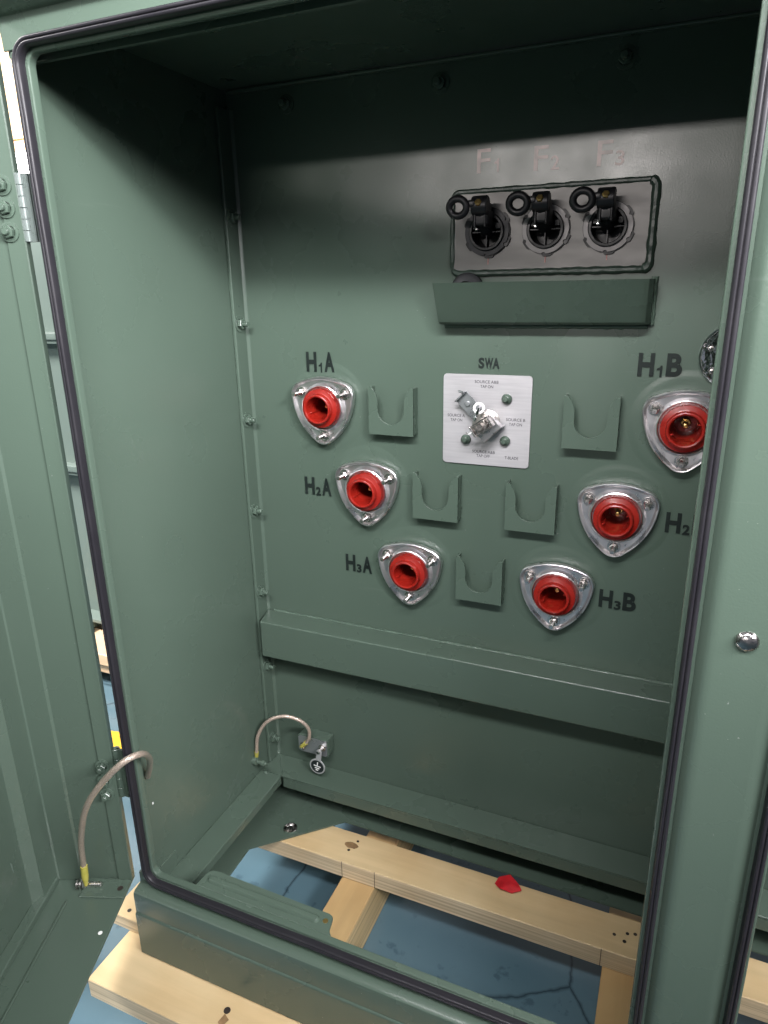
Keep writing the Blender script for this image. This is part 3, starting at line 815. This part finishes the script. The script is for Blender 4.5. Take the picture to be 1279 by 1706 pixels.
# front face leaning outwards, right end with rounded corner, bottom
rowsT = []
outer = []
for (dx0, dx1, y, z) in ((0, 0, -.024, .9085), (0, 0, -.029, .9080), (-.002, .0, -.034, .912), (-.006, .001, -.054, .9735)):
    row = [(x0 + dx0, -.0005, z), (x0 + dx0, y + .001, z), (x0 + dx0 + .002, y, z)]
    row += [(x1 + dx1 - .016, y, z), (x1 + dx1 - .006, y + .004, z), (x1 + dx1, y + .014, z), (x1 + dx1, -.0005, z)]
    rowsT.append(row)
vr = [[bm.verts.new(p) for p in r] for r in rowsT]
for A, B in zip(vr, vr[1:]):
    for k in range(len(A) - 1): bm.faces.new([A[k], A[k + 1], B[k + 1], B[k]])
bm.faces.new(vr[0])
bmesh.ops.solidify(bm, geom=bm.faces[:], thickness=T)
tr = P('drip_tray', bm, GREEN)
bm = nb()
def bead(P_, r):
    tube(bm, P_, r, 8, rf=lambda t: 1 + .35 * noise.noise(Vector((t * 45, r * 1000, 0))))
bead([(x0 + (x1 - x0 - .004) * k / 60, -.002, .9060 + .0007 * noise.noise(Vector((k * .8, 0, 0)))) for k in range(61)], .0052)
bead([(x1 + .0005 + .0006 * noise.noise(Vector((k, 5, 0))), -.002, .907 + (.070) * k / 14) for k in range(15)], .0050)
bead([(x0 - .001 - .004 * k / 14, -.002, .907 + (.064) * k / 14) for k in range(15)], .0022)
obj('weld_bead', bm, WELDB, tr)
# rubber cap lying in the tray: top-level
bm = nb()
ct = Vector((.4060, -.0095, .9615))
for h, r in ((0, .0245), (.0055, .0285), (.011, .0255), (.0165, .0285), (.022, .024)):
    pass
lathe(bm, [(0, 0), (.021, 0), (.0255, .0012), (.027, .003), (.0255, .0048), (.0215, .006), (.0215, .0085), (.0255, .0095), (.0265, .0115), (.0245, .013), (.020, .014), (.020, .018), (.0225, .019), (.023, .021), (.020, .0225), (.012, .023), (.012, .018), (0, .018)], ct, (.10, -1, .12), 48)
tag(obj('rubber_cap', bm, BLACKR), 'black ribbed rubber cap lying in the tray under the leftmost fuse', 'cap')

# chrome gauge flange peeking from behind the post
bm = nb()
lathe(bm, [(.0475, .001), (.0480, .004), (.0465, .006), (.0445, .0055), (.043, .004), (.0225, .004), (.022, .009), (.019, .011), (0, .011)], (.8125, 0, .8625), seg=56)
gf = P('gauge_flange', bm, CHROME, label='round chrome flange half hidden by the centre post')
for a in (100, 160, 218, 280, 340, 40):
    bm = nb(); lathe(bm, [(.0052, 0), (.0052, .005), (.004, .006), (.0028, .006), (.0028, .010), (0, .0105)], sides=6)
    obj('flange_bolt', bm, BOLT, gf, (.8125 + .0345 * math.cos(rad(a)), -.004, .8625 + .0345 * math.sin(rad(a))))
bm = nb(); lathe(bm, [(.0215, .011), (.0215, .014), (.019, .0155), (0, .0155)], (.8125, 0, .8625), seg=40)
obj('gauge_face', bm, WHITE, gf)

# ---------------------------------------------------------------- grounding pad, braids, tag
bm = nb()
prism(bm, [(.034, -.024), (.034, .011), (.040, .016), (.112, .016), (.112, -.024), (.107, -.029), (.040, -.029)], XZ(), -.030, -.0005, .0018, 2)
gp = P('ground_pad', bm, GREENF)
bm = nb(); prism(bm, [(.037, -.023), (.037, .010), (.042, .0135), (.109, .0135), (.109, -.022), (.105, -.0265), (.042, -.0265)], XZ(), -.0312, -.0302)
obj('bare_face', bm, BLADEG, gp)
for x, z, L in ((.0495, -.010, .012), (.0975, -.004, .020)):
    bm = nb()
    lathe(bm, [(.0085, 0), (.0085, .0018), (.006, .002)], seg=24); lathe(bm, [(.0066, .002), (.0066, .0075), (.005, .0085), (0, .0085)], sides=6, rot=.5)
    if L > .015: lathe(bm, [(.0038, .008), (.0038, L), (0, L)], seg=14)
    obj('pad_bolt', bm, BOLT, gp, (x, -.0312, z))
bm = nb()
Pth = catmull([(-.0415, -.086, -.030), (-.0380, -.088, -.008), (-.0323, -.086, .030), (-.0128, -.076, .0640), (.0205, -.062, .0775), (.0536, -.049, .0675), (.0705, -.041, .0450), (.0705, -.041, .020), (.058, -.0405, .000)], 8)
tube(bm, Pth, .0040, 12)
br = P('ground_braid', bm, COPPER, label='short copper earthing braid in the back corner')
bm = nb()
tube(bm, [(-.0425, -.086, -.038), (-.0412, -.0862, -.028), (-.0395, -.0870, -.014)], .0046, 12, rf=lambda t: .75 + .35 * t)
obj('cable_lug', bm, YEL, br); bm = nb()
tube(bm, [(.049, -.0405, -.008), (.056, -.0405, -.002), (.062, -.0405, .006)], .0048, 12, rf=lambda t: .8 + .3 * t)
obj('cable_lug', bm, YEL, br)
bm = nb()
lathe(bm, [(.009, 0), (.009, .010), (.0075, .011), (.005, .011), (.005, .022), (.0068, .022), (.0068, .029), (.004, .030), (.0035, .036), (0, .036)], (-.046, -.092, -.036), (1, 0, 0), 20)
P('ground_stud', bm, GREENF)
# tag
bm = nb()
tcx, tcz = .0915, -.0440
hh = Vector((.0985, 0, -.006))
prism(bm, [(tcx - .004, tcz + .012), (tcx + .009, tcz + .012), (.1035, -.010), (.105, -.003), (.099, .003), (.092, -.001), (.0915, -.008)], XZ(), -.0475, -.0460, .0003, 1)
lathe(bm, [(.0, .0460), (.0192, .0460), (.0192, .0472), (.0185, .0478), (.0162, .0478), (.0160, .0474), (0, .0474)], (tcx, 0, tcz), seg=48)
tg = tag(obj('ground_tag', bm, mat('tag_grey', (.36, .37, .37), .4, .3), None), 'round earth symbol tag hanging from the grounding pad stud', 'tag')
bm = nb(); lathe(bm, [(0, .0477), (.0160, .0477), (.0160, .0470)], (tcx, 0, tcz), seg=40)
obj('disc', bm, mat('tag_black', (.012, .016, .016), .4), tg)
bm = nb()
Mt = Matrix.Translation((tcx, 0, tcz)) @ Matrix.Rotation(rad(7), 4, 'Y')
box(bm, -.0011, .0011, -.0481, -.0478, .0022, .0120, M=Mt)
for wd, z in ((.0088, .0012), (.0058, -.0042), (.0030, -.0092)): box(bm, -wd, wd, -.0481, -.0478, z - .0012, z + .0012, M=Mt)
obj('earth_symbol', bm, WHITE, tg)

# small paint chips on the left wall and near the jamb
bm = nb()
for (y, z, a, b) in ((-.398, .095, .0013, .0022), (-.25, -.0785, 0, 0)):
    if a: box(bm, -.0459, -.0455, y - a, y + a, z - b, z + b)
P('paint_chip', bm, WHITE)

# ---------------------------------------------------------------- left door, swung open
L0 = Vector((-.0647, -.4533)); dv = Vector((.375, -.927)).normalized(); nv = Vector((-.927, -.375)).normalized()
def DP(s, t, z): 
    q = L0 + nv * s + dv * t; return Vector((q.x, q.y, z))
ZB, ZT = -.036, 1.262
DW = .70
bm = nb()
# hinge-side flange with folded strip and crease, then the skin
sec = [(0, -.0125), (-.0006, -.001), (.0008, .0004), (.0235, .0004), (.0255, -.0035), (.089, -.0045), (.0925, -.001), (.131, -.0005), (.1335, .0015), (.1345, .012), (.136, .045), (.1485, .060), (.1500, .075), (.1500, DW), (.1560, DW), (.1560, -.012), (.02, -.013), (.004, -.0125)]
prism(bm, sec, lambda s, t, z: DP(s, t, z), ZB + .002, ZT)
dr = P('door', bm, GREEN, label='open left door seen from its folded inner side', sharp=20)
bm = nb()    # bottom flange
fsec = [(0, -.013), (.157, -.013), (.157, DW), (0, DW)]
prism(bm, fsec, lambda s, t, z: DP(s, t, z), ZB - .0035, ZB, .0008, 1)
prism(bm, [(.096, 0.045), (.099, .045), (.099, DW), (.096, DW)], lambda s, t, z: DP(s, t, z), ZB, ZB + .0035, .0008, 1)
prism(bm, [(.131, .002), (.150, .002), (.150, DW), (.131, DW)], lambda s, t, z: DP(s, t, z), ZB + .0005, ZB + .012, .0012, 1)
obj('bottom_flange', bm, GREEN, dr)
bm = nb()    # free edge flange
prism(bm, [(0, DW - .003), (.150, DW - .003), (.150, DW), (0, DW)], lambda s, t, z: DP(s, t, z), ZB, ZT)
obj('free_edge', bm, GREEN, dr)
bm = nb()
prism(bm, [(.0005, .001), (.078, .001), (.080, .038), (.0005, .040)], lambda s, t, z: DP(s, t, z), ZB + .0008, ZB + .0042, .0008, 1)
gu = obj('gusset', bm, GREENF, dr)
bm = nb(); lathe(bm, [(0, .0), (.0052, 0), (.0052, -.002)], DP(.013, .021, ZB + .0044), (0, 0, 1), 20)
obj('gusset_hole', bm, HOLE, dr)
bm = nb(); lathe(bm, [(0, .0), (.0036, 0), (.0036, -.002)], DP(.014, .105, ZB + .0003), (0, 0, 1), 20)
obj('flange_hole', bm, WHITE, dr)
hn0 = None
ang = math.atan2(dv.y, dv.x) + PI / 2
for z in (1.1001, 1.0732, 1.0444, .2102, .1815, .1536):
    loc = DP(.0180, .0006, z)
    if hn0 is None:
        bm = stud_mesh(.0082, .0145)
        hn0 = obj('hinge_nut', bm, GREENF, dr, loc, (0, 0, ang))
    else:
        c = hn0.copy(); COL.objects.link(c); c.parent = dr; c.location = Vector(loc) - WP[dr]
bm = nb()
hx, hy = -.0645, -.4470
zz = 1.0975
for k in range(6):
    r = .0066 if k % 2 == 0 else .0061
    z1 = 1.1143 - k * .0137
    lathe(bm, [(0, 0), (r - .0006, 0), (r, .0006), (r, .0129), (r - .0006, .0135), (0, .0135)], (hx, hy, z1 - .0135), (0, 0, 1), 28)
box(bm, -.064, -.0495, -.4475, -.4445, 1.032, 1.114, .0008)
box(bm, -.0515, -.0495, -.4475, -.42, 1.032, 1.114, .0006)
P('hinge', bm, GREY, label='upper grey knuckled hinge')
bm = nb()
hy = -.443
for k in range(5):
    z1 = .2385 - k * .0192; r = .0066
    lathe(bm, [(0, 0), (r - .0006, 0), (r, .0006), (r, .0184), (r - .0006, .0190), (0, .0190)], (hx, hy, z1 - .019), (0, 0, 1), 28)
box(bm, -.064, -.0495, -.4445, -.4395, .1425, .2385, .001)
P('hinge', bm, GREENF, label='lower green hinge')
# door braid
bm = nb()
Pth = catmull([(-.1225, -.500, -.004), (-.1208, -.500, .0228), (-.0955, -.515, .0973), (-.0529, -.530, .1856), (-.0128, -.530, .2444), (.0344, -.520, .2952), (.0414, -.490, .2908), (.0148, -.450, .2477), (-.0150, -.422, .2020), (-.0410, -.405, .160)], 8)
tube(bm, Pth, .0052, 14)
b2 = P('ground_braid', bm, COPPER, label='long curved copper earthing braid from the door to the cabinet')
bm = nb(); tube(bm, [(-.1235, -.5005, -.024), (-.1230, -.5, -.012), (-.1225, -.500, -.003), (-.1206, -.5, .020)], .0058, 14, rf=lambda t: .5 if t < .1 else (.85 if t < .5 else 1.05))
obj('cable_lug', bm, YEL, b2)
bm = nb()
ax = (-nv.x, -nv.y, 0)
c_ = Vector((-.142, -.502, -.0275))
lathe(bm, [(.0095, 0), (.0095, .002), (.007, .0022)], c_, ax, 24); lathe(bm, [(.0078, .010), (.0078, .016), (.005, .017)], c_, ax, sides=6)
lathe(bm, [(.0045, 0), (.0045, .042), (.0035, .043), (0, .043)], c_, ax, 16)
lathe(bm, [(.0085, .0065), (.0085, .0085), (.0045, .009)], c_, ax, 24)
P('door_stud', bm, BOLT)
# a few scratches in the door paint
bm = nb()
for s, t, z, l in ((.1497, .085, .070, .020), (.1497, .10, .41, .018)):
    a = DP(s, t, z); b = DP(s, t + .002, z + l)
    tube(bm, [a, a.lerp(b, .5), b], .0005, 5)
obj('scratch', bm, GREEN2, dr)

# ---------------------------------------------------------------- red scrap on the pallet
bm = nb()
outl = [(.512, -.060), (.533, -.052), (.552, -.066), (.563, -.080), (.545, -.092), (.522, -.095), (.508, -.080)]
c = bm.verts.new((.532, -.075, -.171)); vs = [bm.verts.new((x, y, -.1797 + .004 * (k % 2) + .002 * (k % 3))) for k, (x, y) in enumerate(outl)]
for k in range(len(vs)): bm.faces.new([c, vs[k], vs[(k + 1) % len(vs)]])
bmesh.ops.subdivide_edges(bm, edges=bm.edges[:], cuts=2, use_grid_fill=True)
for v in bm.verts: v.co.z += .0012 * noise.noise(v.co * 90)
bmesh.ops.solidify(bm, geom=bm.faces[:], thickness=.0004)
for v in bm.verts: v.co.z = max(v.co.z, -.1802)
tag(obj('tape_scrap', bm, REDP, sharp=50), 'crumpled scrap of red tape lying on the rear pallet board', 'scrap')

# ================================================================ behind the gap
nb2 = thing('radiator_cabinet', 'light grey-green steel cabinet with two ledges, seen through the gap beside the open door', 'electrical cabinet', (-1.5, .8, -.18))
bm = nb(); box(bm, -2.4, -.86, .50, 1.3, -.18, 1.30, .006)
obj('body', bm, GREEN2, nb2)
for z in (.832, .405):
    bm = nb(); box(bm, -2.4, -.85, .455, .4995, z, z + .022, .004); box(bm, -2.4, -.85, .462, .4995, z - .012, z - .0005, .002)
    obj('ledge', bm, GREEN2, nb2)
bm = nb(); box(bm, -2.4, -.84, .44, .4995, -.14, -.125, .003); box(bm, -1.20, -1.10, .42, .4995, -.178, -.145, .004)
obj('foot_rail', bm, GREEN2, nb2)
p2 = thing('pallet', 'pale wooden pallet under the light grey-green cabinet in the background', 'pallet', (-1.5, .8, -.32))
for (a, b, c_, d, e, f) in ((-2.4, -.80, .33, .47, -.222, -.1805), (-2.4, -.8, .9, 1.04, -.222, -.1805), (-1.35, -1.22, .36, 1.3, -.3195, -.2225), (-.95, -.84, .36, 1.3, -.3195, -.2225), (-2.4, -.8, .345, .43, -.262, -.2225)):
    bm = nb(); box(bm, a, b, c_, d, e, f, .002, 1); obj('board', bm, CRATE, p2)
# timber crates further back
for i, (x, y, z0, w_, h_, lab) in enumerate(((-3.9, 3.2, -.32, 1.6, 1.75, 'pale timber crate standing on the floor under another crate far behind the open door'), (-3.9, 3.2, 1.44, 1.6, 1.5, 'pale timber crate stacked on top of another far behind the open door'))):
    cr = thing('timber_crate', lab, 'crate', (x, y, z0), 'timber crates behind the open door')
    bm = nb(); box(bm, x - w_ / 2, x + w_ / 2, y, y + 1.0, z0, z0 + h_, .004)
    obj('panel', bm, CRATE, cr)
    for z in (z0 + .02, z0 + h_ * .45, z0 + h_ - .14):
        bm = nb(); box(bm, x - w_ / 2 - .02, x + w_ / 2 + .02, y - .035, y - .001, z, z + .11, .004); obj('batten', bm, CRATE, cr)
# bright hall lamp seen over the hinge
LM = bpy.data.materials.new('lit_tube'); LM.use_nodes = True
b = LM.node_tree.nodes['Principled BSDF']; b.inputs['Emission Color'].default_value = (1, .96, .92, 1); b.inputs['Emission Strength'].default_value = 14
lp = thing('work_lamp', 'bright white work lamp glowing just above the upper hinge', 'lamp', (-1.60, .90, 1.36))
bm = nb(); box(bm, -1.66, -1.54, .93, .99, 1.33, 1.46, .01); obj('housing', bm, WHITE, lp)
bm = nb(); lathe(bm, [(0, .0), (.075, 0), (.077, .01), (.065, .03), (0, .04)], (-1.60, .93, 1.40), (.4, -1, 0), 28); obj('lens', bm, LM, lp)
bm = nb(); tube(bm, [(-1.60, .96, 1.3), (-1.60, .96, 1.335)], .012, 10); obj('bracket', bm, GREY, lp)
l = bpy.data.lights.new('crate_fill_light', 'POINT'); l.energy = 1000; l.color = (1, .95, .92); l.shadow_soft_size = .2  # unseen fill light added to brighten the crates, apart from the work lamp
o = bpy.data.objects.new('crate_fill_light', l); COL.objects.link(o); o.location = (-3.0, 1.9, 2.3)
